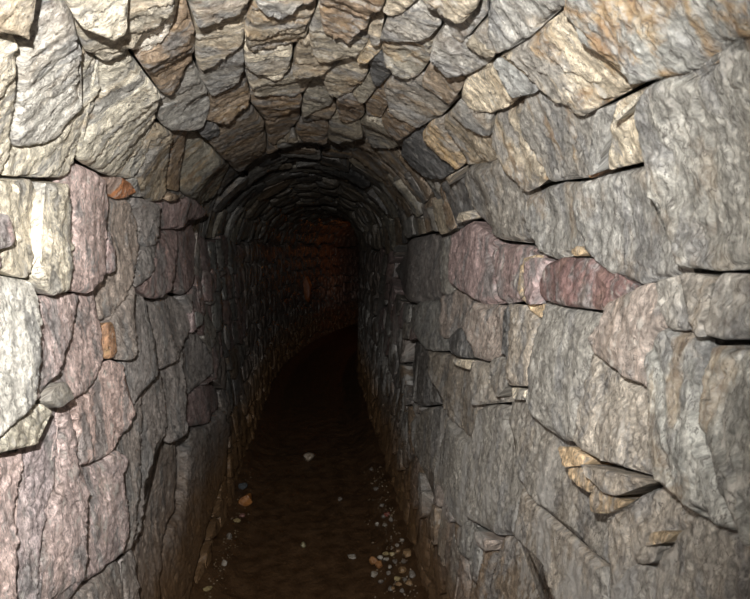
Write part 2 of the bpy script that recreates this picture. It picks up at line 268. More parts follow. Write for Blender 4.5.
# name, tint, thing, proud mm, iron stain, outline
STONES = """
L1 t C 12 2:655,1623,721,1675,779,1641,787,1627,807,1602,786,1597,769,1596,714,1574
L2 c C 4 1:716,1572,786,1597,810,1600,858,1573,894,1543,932,1512,985,1457,982,1412,946,1392,849,1380
L3 C C 12 2:858,1573,810,1600,779,1641,721,1675,748,1699,823,1665,874,1657,945,1645,979,1634,1011,1607,1092,1553,1080,1529,1094,1502,1072,1479,1003,1456,985,1457,932,1512
L3b c C 0 4:987,1455,1073,1477,1097,1503,1085,1528,1097,1553,1014,1608,983,1634,1038,1641,1097,1618,1155,1572,1189,1516,1206,1466,1197,1439,1170,1425,1092,1418,999,1409,1001,1435
L4 c C 14 1:748,1699,804,1760,896,1723,917,1699,918,1678,889,1666,856,1661,831,1664
L5 t C 2 3:874,1657,892,1666,921,1677,921,1699,900,1723,805,1761,844,1822,961,1781,978,1758,998,1731,1030,1690,1043,1659,1048,1641,981,1635,945,1645
L6 w C 4 0:1033,1689,1001,1734,968,1781,844,1822,847,1826,973,1796,1061,1756,1096,1724,1118,1699,1059,1677,1036,1670
L7 b C 8 3:943,1805,1002,1809,1078,1796,1190,1777,1246,1757,1332,1702,1342,1679,1287,1665,1245,1674,1169,1680,1080,1680,1120,1700,1094,1734,1034,1773
L8 c C 8 4:1048,1641,1049,1671,1075,1677,1156,1680,1245,1674,1337,1654,1454,1609,1540,1565,1553,1507,1535,1477,1430,1458,1340,1468,1233,1464,1204,1498,1181,1548,1121,1602
L9 g C 6 3:849,1831,873,1914,1011,1896,1045,1875,1063,1839,1067,1800,1009,1807,968,1805
L10 t C 8 3:1067,1800,1065,1842,1042,1879,1015,1897,1108,1888,1167,1873,1224,1852,1248,1819,1276,1787,1283,1759,1235,1763,1166,1782,1086,1795
L11 g C 4 1:1288,1763,1278,1789,1246,1823,1216,1859,1349,1845,1450,1825,1465,1784,1491,1757,1418,1750,1341,1754
L12 g C -4 1:1313,1662,1342,1679,1333,1706,1258,1756,1296,1759,1362,1752,1464,1751,1472,1734,1457,1711,1473,1691,1516,1666,1490,1652,1409,1639
L12b g C 2 1:1473,1691,1472,1719,1476,1736,1526,1742,1587,1719,1624,1684,1606,1651,1538,1619,1458,1620,1390,1640,1496,1651,1508,1671
L13 b C 2 4:1492,1751,1473,1783,1458,1824,1402,1845,1552,1837,1643,1824,1682,1791,1705,1747,1676,1710,1625,1699,1576,1730
L14 d C -4 0:1625,1699,1651,1721,1764,1724,1812,1703,1807,1669,1688,1669
L15 b C 4 3:1690,1710,1704,1753,1682,1800,1820,1819,2124,1832,2372,1770,2476,1677,2414,1663,2146,1661,1912,1664,1821,1673,1828,1703,1774,1723
L16 t C 4 4:1453,1615,1505,1617,1577,1626,1694,1581,1791,1545,1844,1500,1824,1449,1775,1427,1629,1443,1568,1464,1568,1504,1565,1554
L17 b C -4 3:1538,1619,1596,1644,1632,1673,1762,1637,1838,1592,1918,1547,1944,1502,1848,1504,1759,1557,1662,1599,1584,1621
L18 t C 2 6:1647,1669,1801,1667,1933,1660,2196,1656,2435,1654,2563,1598,2679,1529,2513,1485,2337,1496,2073,1510,1944,1520,1890,1561,1814,1607
L20 g C -4 1:1596,1508,1618,1473,1701,1439,1622,1434,1565,1467,1570,1487
L19+ O C -8 1:1417,1452,1480,1465,1562,1469,1602,1452,1556,1423,1490,1411,1434,1427
W0 p L 6 0:853,1351,959,1358,987,1344,993,1327,976,1307,849,1294
W0b p L 0 0:849,1292,959,1297,959,1273,945,1262,844,1261
W1 c L 0 2:849,1380,946,1392,999,1409,1100,1417,1130,1390,1116,1327,1088,1292,1060,1258,1005,1253,959,1273,966,1300,989,1316,994,1339,962,1361,852,1360
W2 c L 8 1:1101,1416,1170,1425,1206,1420,1229,1398,1243,1356,1221,1300,1196,1234,1175,1218,1115,1219,1078,1232,1075,1258,1101,1300,1123,1354,1134,1390
W3 P L 6 0:1220,1462,1269,1465,1331,1460,1411,1451,1430,1415,1458,1406,1466,1359,1431,1300,1410,1260,1353,1225,1276,1209,1241,1217,1194,1224,1205,1262,1235,1330,1238,1389,1211,1420
W4 p L -3 0:1452,1358,1483,1324,1468,1282,1441,1250,1409,1255,1422,1289
W5 q L 5 0:1473,1404,1556,1423,1616,1431,1693,1396,1714,1314,1656,1261,1573,1194,1484,1138,1402,1147,1390,1189,1405,1233,1448,1249,1477,1289,1468,1347
W6 q L 0 0:1600,1430,1701,1439,1775,1427,1855,1415,1868,1361,1827,1315,1741,1306,1706,1322,1701,1382
W7 q L 0 0:1712,1306,1827,1312,1880,1361,1858,1300,1824,1248,1744,1222,1643,1197,1629,1214,1684,1260
W8 p L 5 0:1888,1417,1943,1443,2111,1453,2321,1478,2471,1455,2343,1411,2128,1369,1965,1361,1898,1374
W9 p L 2 0:1901,1368,1992,1358,2156,1374,2184,1318,2059,1234,2016,1170,1919,1145,1763,1164,1687,1183,1661,1196,1764,1221,1835,1247,1872,1316
W10 p L 0 0:2187,1375,2378,1413,2492,1341,2397,1184,2297,1159,2130,1159,2031,1175,2089,1240,2200,1318
W11+ o L -9 9:1414,1139,1447,1132,1433,1059,1424,1049,1398,1054,1406,1096
W12 P L 0 0:1393,1238,1397,1188,1401,1142,1385,1054,1341,1022,1289,999,1245,1001,1205,1005,1176,1005,1142,1021,1137,1047,1115,1067,1134,1078,1173,1102,1212,1135,1261,1179,1281,1204,1352,1220
W13a C L 10 0:844,1261,958,1270,1004,1251,1063,1255,1078,1232,1080,1194,1057,1148,1034,1093,1017,1055,988,1043,946,1034,909,1018,812,1034
W13b P L 7 1:1078,1232,1115,1217,1174,1216,1241,1213,1276,1204,1268,1189,1230,1152,1200,1117,1161,1085,1124,1070,1089,1062,1070,1041,1017,1055,1034,1093,1057,1148,1080,1194
W14 g L 2 1:1089,1060,1124,1069,1141,1042,1138,1024,1087,1025,1070,1038
W15 c L 2 1:811,1031,908,1015,948,1030,991,1042,1020,1052,1070,1038,1091,1022,1089,1008,1055,996,1036,971,973,986,928,993
W16 P L 2 0:1294,996,1340,1018,1390,1046,1487,1035,1505,1007,1516,942,1539,892,1477,864,1407,846,1345,841,1269,857,1232,864,1218,878,1236,917,1221,953,1213,995,1245,999
W16b q L 4 0:1625,1196,1670,1193,1752,1164,1791,1097,1808,1021,1804,947,1683,932,1604,915,1547,890,1516,942,1498,1013,1558,1032,1587,1095,1589,1146
W16c q L 2 0:1484,1138,1563,1182,1628,1209,1606,1145,1582,1069,1567,1033,1451,1041,1461,1133
W9b q L 3 0:1762,1161,1906,1143,2016,1166,2145,1154,2242,1081,2263,1023,2179,962,2075,927,1921,926,1804,947,1808,1021,1791,1097
W17a P L 4 1:811,1031,928,993,973,986,1036,971,1024,942,995,894,982,833,957,780,925,702,778,802
W17b P L 0 1:1036,971,1055,996,1088,1006,1116,1021,1141,1018,1166,1002,1163,960,1158,903,1133,864,1077,814,1047,756,999,651,925,702,957,780,982,833,995,894,1024,942
W17c P L 6 1:1166,1006,1214,1001,1221,953,1235,913,1217,872,1218,845,1238,808,1215,769,1197,726,1180,657,1136,662,1075,675,1030,630,999,651,1047,756,1077,814,1133,864,1158,903,1163,960
W18 P L 2 2:1232,863,1269,855,1345,839,1413,841,1458,809,1461,783,1426,759,1438,705,1432,634,1410,600,1353,601,1272,612,1192,638,1185,660,1202,724,1220,767,1243,805,1218,845
W19a q L 1 0:1413,843,1492,860,1546,885,1651,919,1666,849,1622,779,1587,696,1535,664,1496,554,1413,577,1410,600,1440,635,1438,705,1426,759,1461,785,1458,809
W19b q L 3 0:1651,919,1791,940,1883,928,1918,859,1922,761,1886,718,1768,731,1716,698,1646,662,1613,597,1579,571,1496,554,1535,664,1587,696,1622,779,1666,849
W20 q L 0 0:1920,923,2075,927,2207,939,2197,831,2124,739,2074,665,1956,669,1886,718,1935,758,1931,856
W21 q L 3 0:2211,957,2405,986,2583,833,2593,779,2392,780,2250,759,2151,779,2206,866
W22 p L 2 0:2180,761,2339,733,2601,721,2793,653,2821,551,2558,570,2275,637,2149,704
W23 q L 0 1:1778,725,1885,712,1955,666,2088,657,2157,602,2112,490,2073,398,1994,399,1885,367,1851,335,1733,152,1514,301,1499,484,1537,543,1587,565,1623,598,1666,659,1738,696
W24 q L 0 0:1083,669,1135,659,1182,641,1272,610,1365,590,1420,571,1424,514,1411,371,1030,630
W25 q L 2 0:1420,571,1495,549,1522,511,1525,442,1514,301,1411,371,1424,514
WX+ x L 0 0:2178,614,2280,581,2252,474,2174,391,2101,378,2089,398,2128,484
W26 q L 0 1:2147,697,2274,633,2557,566,2818,543,2966,411,2809,217,2515,158,2274,109,1956,-10,1733,152,1851,335,1913,369,2037,386,2132,364,2229,387,2279,504,2262,587
C1 g C 8 5:873,1914,867,2000,1009,1996,1026,1975,1062,1949,1057,1932,1038,1912,1004,1900
C2 t C 6 5:1015,1897,1042,1912,1062,1932,1066,1950,1030,1975,1013,1998,1040,2001,1124,1994,1201,1981,1263,1960,1263,1938,1271,1907,1263,1884,1232,1867,1176,1870,1108,1888
C3 b C 8 6:867,2000,822,2095,947,2113,999,2103,1058,2094,1106,2077,1151,2064,1148,2036,1151,2017,1106,2004,1032,2001
C4 t C 5 3:1049,2001,1111,2006,1156,2019,1155,2042,1155,2066,1108,2080,1085,2091,1189,2100,1243,2082,1254,2060,1293,2030,1304,2004,1246,1988,1200,1985,1124,1995
C4b t C 2 4:1205,1985,1257,1992,1304,2004,1290,2034,1259,2062,1249,2082,1303,2055,1358,2037,1413,2004,1416,1964,1386,1949,1315,1954,1250,1968
C5 c C 4 2:1229,1861,1262,1880,1277,1907,1276,1937,1269,1956,1329,1949,1386,1942,1447,1928,1478,1914,1454,1893,1415,1878,1371,1855,1350,1847
C6 t C 5 5:1364,1845,1422,1877,1463,1894,1471,1920,1417,1945,1423,1968,1421,2004,1473,2000,1567,1989,1633,1970,1643,1930,1641,1891,1611,1846,1511,1844
C7 t C 5 4:1421,2004,1365,2038,1310,2056,1269,2081,1272,2099,1352,2112,1443,2104,1521,2084,1583,2061,1608,2031,1522,2009
C8 t C 5 1:993,2105,1002,2113,1079,2118,1135,2109,1125,2097,1089,2092,1051,2097
C9 g C 8 2:974,2142,938,2150,888,2156,905,2172,911,2188,940,2197,1000,2201,1046,2176,1081,2153,1108,2129,1084,2119,1006,2114
C10 t C 5 4:822,2095,792,2135,904,2154,941,2147,975,2141,990,2122,993,2105,947,2113
C11a t C 6 2:785,2143,723,2204,820,2229,857,2230,875,2215,875,2205,883,2187,882,2167
C11 g C 3 3:893,2173,886,2188,877,2205,876,2217,859,2231,819,2230,722,2205,820,2240,840,2245,883,2247,946,2242,959,2233,956,2215,940,2197,908,2188,910,2168,892,2158
C12 g C 5 1:945,2199,959,2216,963,2236,949,2243,943,2257,939,2276,938,2292,971,2296,1002,2290,1050,2274,1075,2254,1065,2230,1058,2212,1020,2203,972,2204
C13 t C 2 1:845,2247,865,2257,882,2275,891,2292,928,2292,933,2274,940,2256,944,2244,885,2248
C14 t C 4 5:1113,2130,1085,2153,1050,2176,1006,2200,1041,2206,1097,2212,1153,2215,1205,2212,1243,2195,1257,2174,1233,2149,1218,2130,1166,2122
C15 b C -2 3:1054,2211,1069,2231,1079,2255,1057,2274,1115,2287,1154,2292,1217,2289,1231,2272,1235,2247,1246,2225,1211,2213,1150,2216,1083,2213
C16 g C 5 4:1281,2164,1248,2196,1216,2214,1251,2226,1243,2254,1225,2289,1263,2291,1318,2295,1446,2281,1515,2275,1529,2246,1534,2208,1513,2182,1422,2163,1350,2154
C17 d C -3 0:1246,2105,1199,2119,1218,2130,1238,2149,1271,2160,1347,2156,1419,2142,1421,2122,1352,2112
C18 y C -3 8:1152,2097,1143,2112,1184,2122,1228,2110,1264,2100,1255,2082,1220,2093
C19 t C -2 2:1396,2115,1430,2141,1489,2139,1569,2133,1582,2109,1571,2092,1482,2102
C20 b C -1 8:1405,2146,1410,2159,1522,2177,1584,2185,1690,2176,1709,2154,1642,2136,1506,2140
C22 b C 2 6:1618,1843,1652,1890,1654,1930,1655,1964,1747,1954,1872,1920,1989,1866,1886,1852,1737,1836
C23 t C 2 1:1643,1970,1567,1992,1497,2004,1601,2025,1610,2041,1670,2048,1766,2033,1853,1995,1904,1958,1771,1953
C24 b C 2 1:1668,2051,1571,2074,1578,2096,1601,2111,1699,2123,1856,2119,1930,2090,1913,2067,1786,2054
C25 b C 2 1:1998,1843,1957,1884,1796,1947,1904,1955,2027,1945,2163,1889,2238,1845,2124,1832
C26 b C 0 3:1919,1958,1866,1998,1744,2044,1861,2047,1951,2027,2040,1978,2027,1949
C27 b C 0 4:2060,1948,2038,1985,1967,2027,2108,2039,2280,2019,2264,1957,2147,1938
C28 t C 0 1:1855,2053,1943,2068,1931,2100,1860,2125,2025,2133,2147,2119,2236,2078,2220,2041
C29 t C 2 1:1815,2125,1721,2161,1720,2193,1747,2216,1781,2256,1875,2264,2004,2239,2096,2199,1955,2142
C30 b C 2 6:1535,2182,1538,2211,1537,2247,1549,2272,1615,2268,1744,2257,1766,2225,1714,2195,1658,2179
C31 d C 2 0:1544,2278,1586,2315,1578,2352,1551,2396,1644,2397,1789,2396,1872,2369,1878,2331,1876,2288,1785,2264,1656,2269
C32 y C 2 9:1553,2283,1371,2291,1401,2312,1429,2352,1450,2401,1509,2402,1560,2385,1598,2338,1585,2297
C33 t C 5 5:1366,2296,1277,2292,1231,2316,1238,2349,1208,2377,1173,2392,1176,2412,1183,2437,1251,2440,1387,2432,1450,2415,1451,2392,1431,2348
C34 g C 1 3:1146,2294,1159,2312,1169,2329,1148,2351,1115,2357,1145,2378,1173,2392,1205,2375,1229,2349,1213,2322,1213,2307
C35 k C 4 3:1057,2276,1005,2291,963,2299,944,2303,948,2323,960,2348,950,2361,999,2368,1061,2368,1083,2364,1119,2344,1131,2321,1135,2301,1115,2287
C36 g C 3 0:936,2298,903,2303,881,2321,874,2344,869,2370,885,2375,924,2365,948,2359,950,2343,940,2319
C37 g C 6 3:722,2205,614,2288,682,2313,718,2314,764,2316,795,2314,844,2308,884,2299,886,2290,876,2269,853,2253,820,2240
C38a k C 6 8:681,2315,676,2335,681,2357,673,2381,660,2402,650,2425,648,2435,670,2437,717,2436,774,2439,809,2438,820,2433,820,2420,845,2401,860,2380,869,2370,872,2343,878,2320,900,2302,884,2301,846,2309,793,2314,762,2317,717,2315
C38b h C 8 8:611,2290,412,2407,434,2452,482,2443,501,2445,512,2442,531,2439,548,2443,565,2447,581,2446,611,2439,645,2435,650,2425,660,2402,673,2381,681,2357,676,2335,681,2315
R1a t C 2 5:1105,2365,1060,2370,992,2370,943,2365,1014,2388,1049,2420,1037,2452,1028,2481,1016,2509,1052,2512,1110,2520,1142,2501,1168,2465,1172,2435,1168,2411,1165,2391,1138,2375
R1b g C -1 5:943,2365,880,2377,864,2377,846,2399,821,2422,821,2434,805,2441,768,2442,774,2468,813,2489,818,2498,859,2513,912,2517,949,2513,996,2513,1012,2510,1028,2481,1037,2452,1049,2420,1014,2388
R1c+ o C -6 5:858,2512,818,2498,814,2513,830,2521,855,2519
R2 g C 6 0:768,2442,723,2437,753,2465,786,2493,800,2515,813,2510,814,2496,793,2478,772,2465
R3 k C 7 3:721,2438,675,2437,652,2436,665,2447,675,2475,679,2504,681,2520,715,2521,699,2527,798,2516,783,2494,751,2466
R3b+ c C 5 1:649,2437,669,2452,703,2465,716,2464,703,2456,672,2445
R4 h C 9 2:649,2437,628,2436,579,2448,563,2448,546,2445,529,2441,512,2444,499,2446,436,2458,458,2635,536,2639,569,2643,604,2644,626,2642,638,2636,653,2622,661,2605,666,2582,680,2557,680,2522,679,2504,677,2478,667,2453
R5 g C 5 2:884,2521,856,2521,825,2523,798,2518,699,2528,716,2522,681,2521,682,2557,670,2581,663,2608,655,2624,642,2637,630,2644,640,2652,670,2656,703,2658,731,2665,767,2666,790,2662,830,2659,861,2644,889,2614,900,2576,901,2545
R6 g C 3 3:1106,2522,1049,2515,997,2515,950,2516,912,2519,884,2521,905,2545,904,2576,892,2614,894,2633,952,2632,1016,2638,1066,2626,1106,2603,1138,2574,1152,2544
R7 g C 0 2:1459,2419,1383,2435,1247,2443,1180,2440,1166,2470,1144,2503,1112,2524,1154,2548,1106,2607,1094,2615,1151,2608,1296,2607,1359,2599,1461,2578,1529,2550,1573,2502,1571,2461
R8+ y C -2 2:907,2614,889,2616,876,2631,897,2634,913,2628
R9 p R 0 0:1358,2604,1281,2607,1151,2608,1094,2617,1081,2629,1160,2626,1170,2646,1179,2672,1181,2703,1153,2725,1229,2729,1278,2738,1340,2736,1367,2715,1399,2670,1442,2622
R10+ y R 2 1:1166,2628,1092,2628,1123,2645,1125,2670,1109,2708,1079,2730,1053,2731,1056,2749,1088,2746,1124,2724,1148,2720,1175,2702,1172,2672,1164,2646
R11 p R 0 0:1092,2630,1055,2635,1025,2640,1038,2654,1049,2680,1045,2712,1053,2729,1091,2723,1115,2704,1125,2670,1117,2645
R12 r R 2 1:1016,2640,951,2634,905,2633,867,2646,833,2661,787,2663,767,2667,756,2671,777,2679,790,2688,808,2709,833,2713,884,2712,942,2712,994,2709,1040,2712,1044,2681,1033,2654
R13 q R 7 1:756,2671,726,2666,691,2658,670,2657,668,2675,655,2697,650,2702,674,2717,683,2736,684,2761,678,2778,670,2792,687,2795,723,2795,758,2789,779,2781,800,2776,827,2764,841,2754,831,2731,803,2706,782,2686
R14a g R 3 4:670,2658,636,2652,622,2646,614,2652,601,2675,592,2693,588,2703,597,2709,634,2712,650,2708,655,2694,668,2676
R14b g R 3 4:618,2646,568,2644,564,2647,569,2672,569,2698,571,2710,585,2710,596,2691,605,2670,614,2654
R14c g R 4 1:567,2644,535,2641,458,2636,452,2696,522,2704,542,2707,557,2706,569,2701,567,2672
R14d G R 9 4:684,2761,680,2740,669,2719,650,2709,630,2712,597,2710,580,2712,581,2736,583,2768,575,2808,564,2818,554,2833,537,2852,524,2869,513,2878,505,2885,530,2896,540,2897,558,2890,574,2891,595,2896,610,2889,629,2891,645,2883,653,2862,665,2836,664,2805,672,2789
R14e G R 11 4:580,2712,549,2710,522,2706,452,2696,434,2875,495,2898,502,2890,505,2885,513,2878,524,2869,537,2852,554,2833,564,2818,575,2808,583,2768,581,2736
R15a n R 3 0:1051,2747,1045,2717,984,2714,933,2716,876,2716,826,2717,830,2738,843,2762,856,2802,868,2843,866,2889,864,2912,884,2926,923,2927,950,2917,989,2930,1018,2925,1055,2913,1069,2886,1080,2843,1069,2807,1067,2779
R15b n R 4 0:823,2715,808,2711,824,2731,838,2755,820,2770,794,2778,773,2784,753,2792,718,2796,687,2796,672,2795,665,2811,665,2838,656,2859,644,2885,676,2897,698,2905,718,2904,756,2909,787,2916,815,2921,842,2918,864,2910,866,2889,868,2843,856,2802,843,2762,830,2738
R16 n R 2 0:1229,2734,1153,2727,1123,2728,1087,2749,1060,2754,1073,2779,1069,2807,1080,2843,1076,2878,1125,2890,1175,2887,1204,2867,1210,2820,1203,2777
R16b d R -5 0:1270,2742,1229,2734,1209,2778,1217,2821,1204,2867,1247,2858,1274,2819,1287,2776
R17 g R -2 1:1329,2867,1284,2854,1224,2869,1202,2882,1236,2933,1264,2946,1311,2939,1363,2923,1359,2891
R18 c R -2 0:1159,2908,1114,2889,1069,2886,1073,2897,1122,2917,1164,2921
R19 n R 4 1:1235,2943,1164,2923,1110,2916,1055,2915,1018,2926,988,2932,966,2931,931,2933,913,2944,889,2949,883,2966,852,2975,808,2972,801,2984,805,3001,769,2991,762,3005,765,3028,754,3041,771,3053,795,3081,821,3090,867,3093,912,3082,982,3089,1032,3093,1086,3095,1141,3089,1171,3063,1177,3019,1226,3010,1258,2989
R20a y R -1 1:902,2937,869,2929,824,2926,856,2948,880,2961,889,2949
R20b y R 0 2:879,2965,838,2946,799,2942,802,2970,842,2974,871,2973
R20c y R 1 5:801,2950,768,2947,740,2944,719,2945,743,2966,751,2976,793,2998,806,2992,802,2973
R21 n R 3 0:833,2929,808,2922,778,2915,744,2909,718,2907,694,2904,665,2895,675,2907,696,2926,714,2942,673,2924,760,2948,790,2946,803,2940,819,2935
R22 n R 0 1:714,2944,691,2924,670,2905,644,2887,629,2893,610,2892,595,2897,580,2897,601,2919,618,2942,625,2969,633,2986,664,3002,691,3010,707,3046,718,3134,734,3145,743,3066,755,3039,765,3021,762,2998,769,2990,748,2975,738,2962
R22b+ y R 3 1:650,2970,643,2954,619,2934,608,2926,612,2942,626,2960,641,2970
R22c+ k R 2 1:687,3006,666,2982,645,2972,626,2961,634,2980,643,2992,668,3006
R23 n R 2 0:577,2897,561,2891,543,2898,529,2898,505,2887,495,2899,434,2876,428,2937,634,3077,629,3025,627,2988,622,2962,612,2939,596,2917
R24 g R 0 2:691,3013,664,3005,633,2988,630,3014,634,3077,718,3134,707,3048
R25 g R 2 0:792,3081,771,3054,754,3041,743,3066,734,3145,784,3179,789,3107
R26 n R 2 1:1141,3091,1086,3097,1026,3094,978,3091,912,3086,871,3095,824,3094,795,3084,784,3179,931,3278,953,3212,982,3202,1034,3197,1073,3200,1131,3213,1158,3206,1151,3160,1125,3118
R27 b R 0 1:1229,3252,1143,3221,1072,3203,1034,3201,982,3206,952,3217,931,3278,1271,3509,1264,3386,1244,3305
R28 n R 1 0:1234,2949,1258,2989,1225,3013,1176,3021,1177,3065,1141,3091,1155,3130,1168,3179,1171,3208,1232,3230,1349,3262,1441,3281,1478,3241,1479,3162,1471,3081,1433,3006
R29a p R 2 0:1809,2592,1713,2579,1557,2564,1463,2585,1358,2606,1441,2627,1390,2674,1358,2719,1308,2740,1423,2751,1479,2756,1575,2737,1694,2737,1769,2682,1789,2637
R29b g R -2 0:1997,2599,1823,2591,1804,2637,1805,2714,1841,2769,1938,2753,2017,2690
R30 q R 2 0:2889,2598,2360,2583,2012,2582,2020,2673,1972,2749,2035,2794,2277,2814,2674,2838,3029,2836,3266,2731
R31a q R 0 0:1518,2764,1299,2744,1284,2798,1286,2843,1346,2867,1403,2892,1477,2901,1491,2877,1559,2848,1598,2807
R31b d R 2 0:1779,2879,1677,2845,1557,2861,1490,2885,1498,2899,1581,2920,1665,2921,1784,2933
R31c q R 0 0:1901,2776,1693,2743,1584,2757,1538,2769,1598,2813,1677,2842,1781,2865,1946,2903,1940,2836
R31d c R 0 0:1651,2933,1570,2921,1507,2904,1515,2924,1601,2943
R31e g R 2 1:2323,2818,2035,2794,1929,2802,1932,2885,1924,2933,1800,2929,1872,2951,2079,2976,2247,2977,2352,2921
R33a n R 2 0:2136,2996,1872,2954,1703,2928,1624,2948,1545,2935,1502,3010,1511,3093,1571,3139,1720,3156,1840,3144,1927,3118,2058,3097,2145,3061
R33b n R 0 0:1497,2904,1359,2889,1355,2921,1295,2942,1249,2947,1406,2996,1463,3001,1508,2972
R33c d R 2 0:2663,3050,2246,2984,2145,3061,2058,3097,1942,3128,2044,3176,2251,3207,2506,3229,2701,3182
R33d n R 2 0:1839,3153,1719,3162,1570,3144,1497,3115,1491,3220,1482,3283,1594,3375,1727,3374,1839,3340,1932,3289
RX+ x R 0 0:2101,3421,2026,3386,1995,3453,1946,3520,1996,3561,2063,3517
R34 n R 2 0:2122,3186,1941,3135,1839,3153,1932,3289,1870,3351,1955,3471,2044,3400,2165,3426,2308,3417,2375,3335
"""
def parse():
    out = []
    for ln in STONES.strip().splitlines():
        hd, pts = ln.split(':'); nm, ti, th, dh, oc = hd.split()
        a = np.array(pts.split(','), float).reshape(-1, 2)/1000.0
        out.append((nm, ti, th, float(dh)/1000, float(oc)/10, a))
    return out
TR = parse()

S0, S1, DS, DV = math.log(0.24), math.log(13.5), 0.0032, 0.0023
ns = int((S1-S0)/DS)+1; nv = int((VTOT+0.04)/DV)+1
SS = S0 + DS*np.arange(ns); VV = -0.02 + DV*np.arange(nv)
gs, gv = np.meshgrid(SS, VV, indexing='ij')
WS = gs + 0.008*fbm(gs*22, gv*16, 41, 4) + 0.003*fbm(gs*110, gv*70, 45, 2)      # ragged edges
WV = gv + 0.008*fbm(gs*22, gv*16, 42, 4) + 0.003*fbm(gs*110, gv*70, 46, 2)
best = np.full(gs.shape, 9.0, np.float32); lab = np.full(gs.shape, -1, np.int32)
for k, (nm, ti, th, dh, oc, a) in enumerate(TR):
    q = np.stack([np.log(a[:, 0]), a[:, 1]], 1); M = 0.04
    i0 = max(0, int((q[:, 0].min()-M-S0)/DS)); i1 = min(ns, int((q[:, 0].max()+M-S0)/DS)+1)
    j0 = max(0, int((q[:, 1].min()-M+0.02)/DV)); j1 = min(nv, int((q[:, 1].max()+M+0.02)/DV)+1)
    X = WS[i0:i1, j0:j1]; Y = WV[i0:i1, j0:j1]
    d2 = np.full(X.shape, 9.0); ins = np.zeros(X.shape, bool)
    for e in range(len(q)):
        (ax, ay), (bx, by) = q[e], q[(e+1) % len(q)]
        ex, ey = bx-ax, by-ay; L2 = ex*ex+ey*ey+1e-12
        t = np.clip(((X-ax)*ex+(Y-ay)*ey)/L2, 0, 1)
        d2 = np.minimum(d2, (X-ax-t*ex)**2 + (Y-ay-t*ey)**2)
        if ay != by:
            cr = ((ay > Y) != (by > Y)) & (X < ex*(Y-ay)/(by-ay)+ax); ins ^= cr
    sd = np.sqrt(d2)*np.where(ins, -1, 1)
    if nm.endswith('+'): sd = np.where(sd < 0, -3.0 + sd, sd + 0.012)
    B = best[i0:i1, j0:j1]; m = sd < B
    B[m] = sd[m]; lab[i0:i1, j0:j1][m] = k
traced = best < 0.022
# the rest of the lining: smaller courses, jittered
uu = np.exp(WS)
NT = len(TR); FILL = {}
fill = np.full(gs.shape, -1, np.int64); fd = np.full(gs.shape, 9.0, np.float32)
SPRING_L = VL + 0.045*fbm(uu*4.0, uu*0, 61, 2); SPRING_R = VR + 0.045*fbm(uu*4.0, uu*0+9, 62, 2)
def courses(v0, v1, cu, cv, key, mask):
    nr = max(1, round((v1-v0)/cv)); cv = (v1-v0)/nr
    J = np.nonzero(mask.any(0))[0]
    U = uu[:, J]; V = WV[:, J]
    r = np.clip(np.floor((V-v0)/cv).astype(np.int64), 0, nr-1)
    bd = np.full(U.shape, 9.0); bl = np.full(U.shape, -1, np.int64)
    for dr in (-1, 0, 1):
        rr = r+dr
        off = _hash(rr, rr*0+key, np.int64(3))*0.5; wid = cu*(1.0+0.30*_hash(rr, rr*0+key, np.int64(8)))
        c0 = np.floor(U/wid-off).astype(np.int64)
        for dc in (-1, 0, 1):
            cc = c0+dc
            ju = _hash(rr, cc, np.int64(key+1))*0.36; jv = _hash(rr, cc, np.int64(key+2))*0.34
            sw = 1.0+0.30*_hash(rr, cc, np.int64(key+4))
            su = (cc+0.5+ju+off)*wid; sv = v0+(rr+0.5+jv)*cv
            d = np.maximum(np.abs(U-su)/wid, np.abs(V-sv)/cv)*0.6 + 0.4*np.hypot((U-su)/wid, (V-sv)/cv)
            d = d*sw
            d = np.where((rr < 0) | (rr >= nr), 99, d)
            m = d < bd; bd[m] = d[m]; bl[m] = (((rr+2)*4000+cc+10)+key*10**6)[m]
    mk = mask[:, J]; sub = fill[:, J]; sub[mk] = bl[mk]; fill[:, J] = sub
mL = WV < SPRING_L; mR = WV >= SPRING_R
courses(-0.02, VL, 0.125, 0.155, 1, mL); courses(VL, VR, 0.115, 0.15, 2, ~(mL | mR)); courses(VR, VTOT+0.02, 0.13, 0.165, 3, mR)
uniq, inv = np.unique(fill, return_inverse=True)
lab = np.where(traced, lab, NT + inv.reshape(fill.shape))

order = np.argsort(lab, axis=None, kind='stable'); fl_lab = lab.ravel()[order]
starts = np.nonzero(np.r_[True, np.diff(fl_lab) != 0])[0]; ends = np.r_[starts[1:], len(fl_lab)]

def outline(ii, jj):                     # longest boundary loop of a region, smoothed, as (u, v)
    i0, j0 = ii.min()-1, jj.min()-1
    M = np.zeros((ii.max()-i0+2, jj.max()-j0+2), bool); M[ii-i0, jj-j0] = True
    nxt = {}
    def add(xs, ys, ax, ay, bx, by):
        for x, y in zip(xs.tolist(), ys.tolist()): nxt.setdefault((x+ax, y+ay), []).append((x+bx, y+by))
    a, b = np.nonzero(M[:, 1:] & ~M[:, :-1]); add(a, b+1, 1, 0, 0, 0)
    a, b = np.nonzero(M[:, :-1] & ~M[:, 1:]); add(a, b, 0, 1, 1, 1)
    a, b = np.nonzero(M[1:, :] & ~M[:-1, :]); add(a+1, b, 0, 0, 0, 1)
    a, b = np.nonzero(M[:-1, :] & ~M[1:, :]); add(a, b, 1, 1, 1, 0)
    bl = []
    while nxt:
        s = next(iter(nxt)); loop = [s]; c = s
        while True:
            l = nxt[c]; n = l.pop()
            if not l: del nxt[c]
            if n == s: break
            loop.append(n); c = n
        if len(loop) > len(bl): bl = loop
    q = np.array(bl, float); q = np.stack([S0+DS*(q[:, 0]+i0-0.5), -0.02+DV*(q[:, 1]+j0-0.5)], 1)
    k = max(1, min(3, len(q)//16))
    for _ in range(2):
        q = sum(np.roll(q, t, 0) for t in range(-k, k+1))/(2*k+1)
    return np.stack([np.exp(q[:, 0]), q[:, 1]], 1)
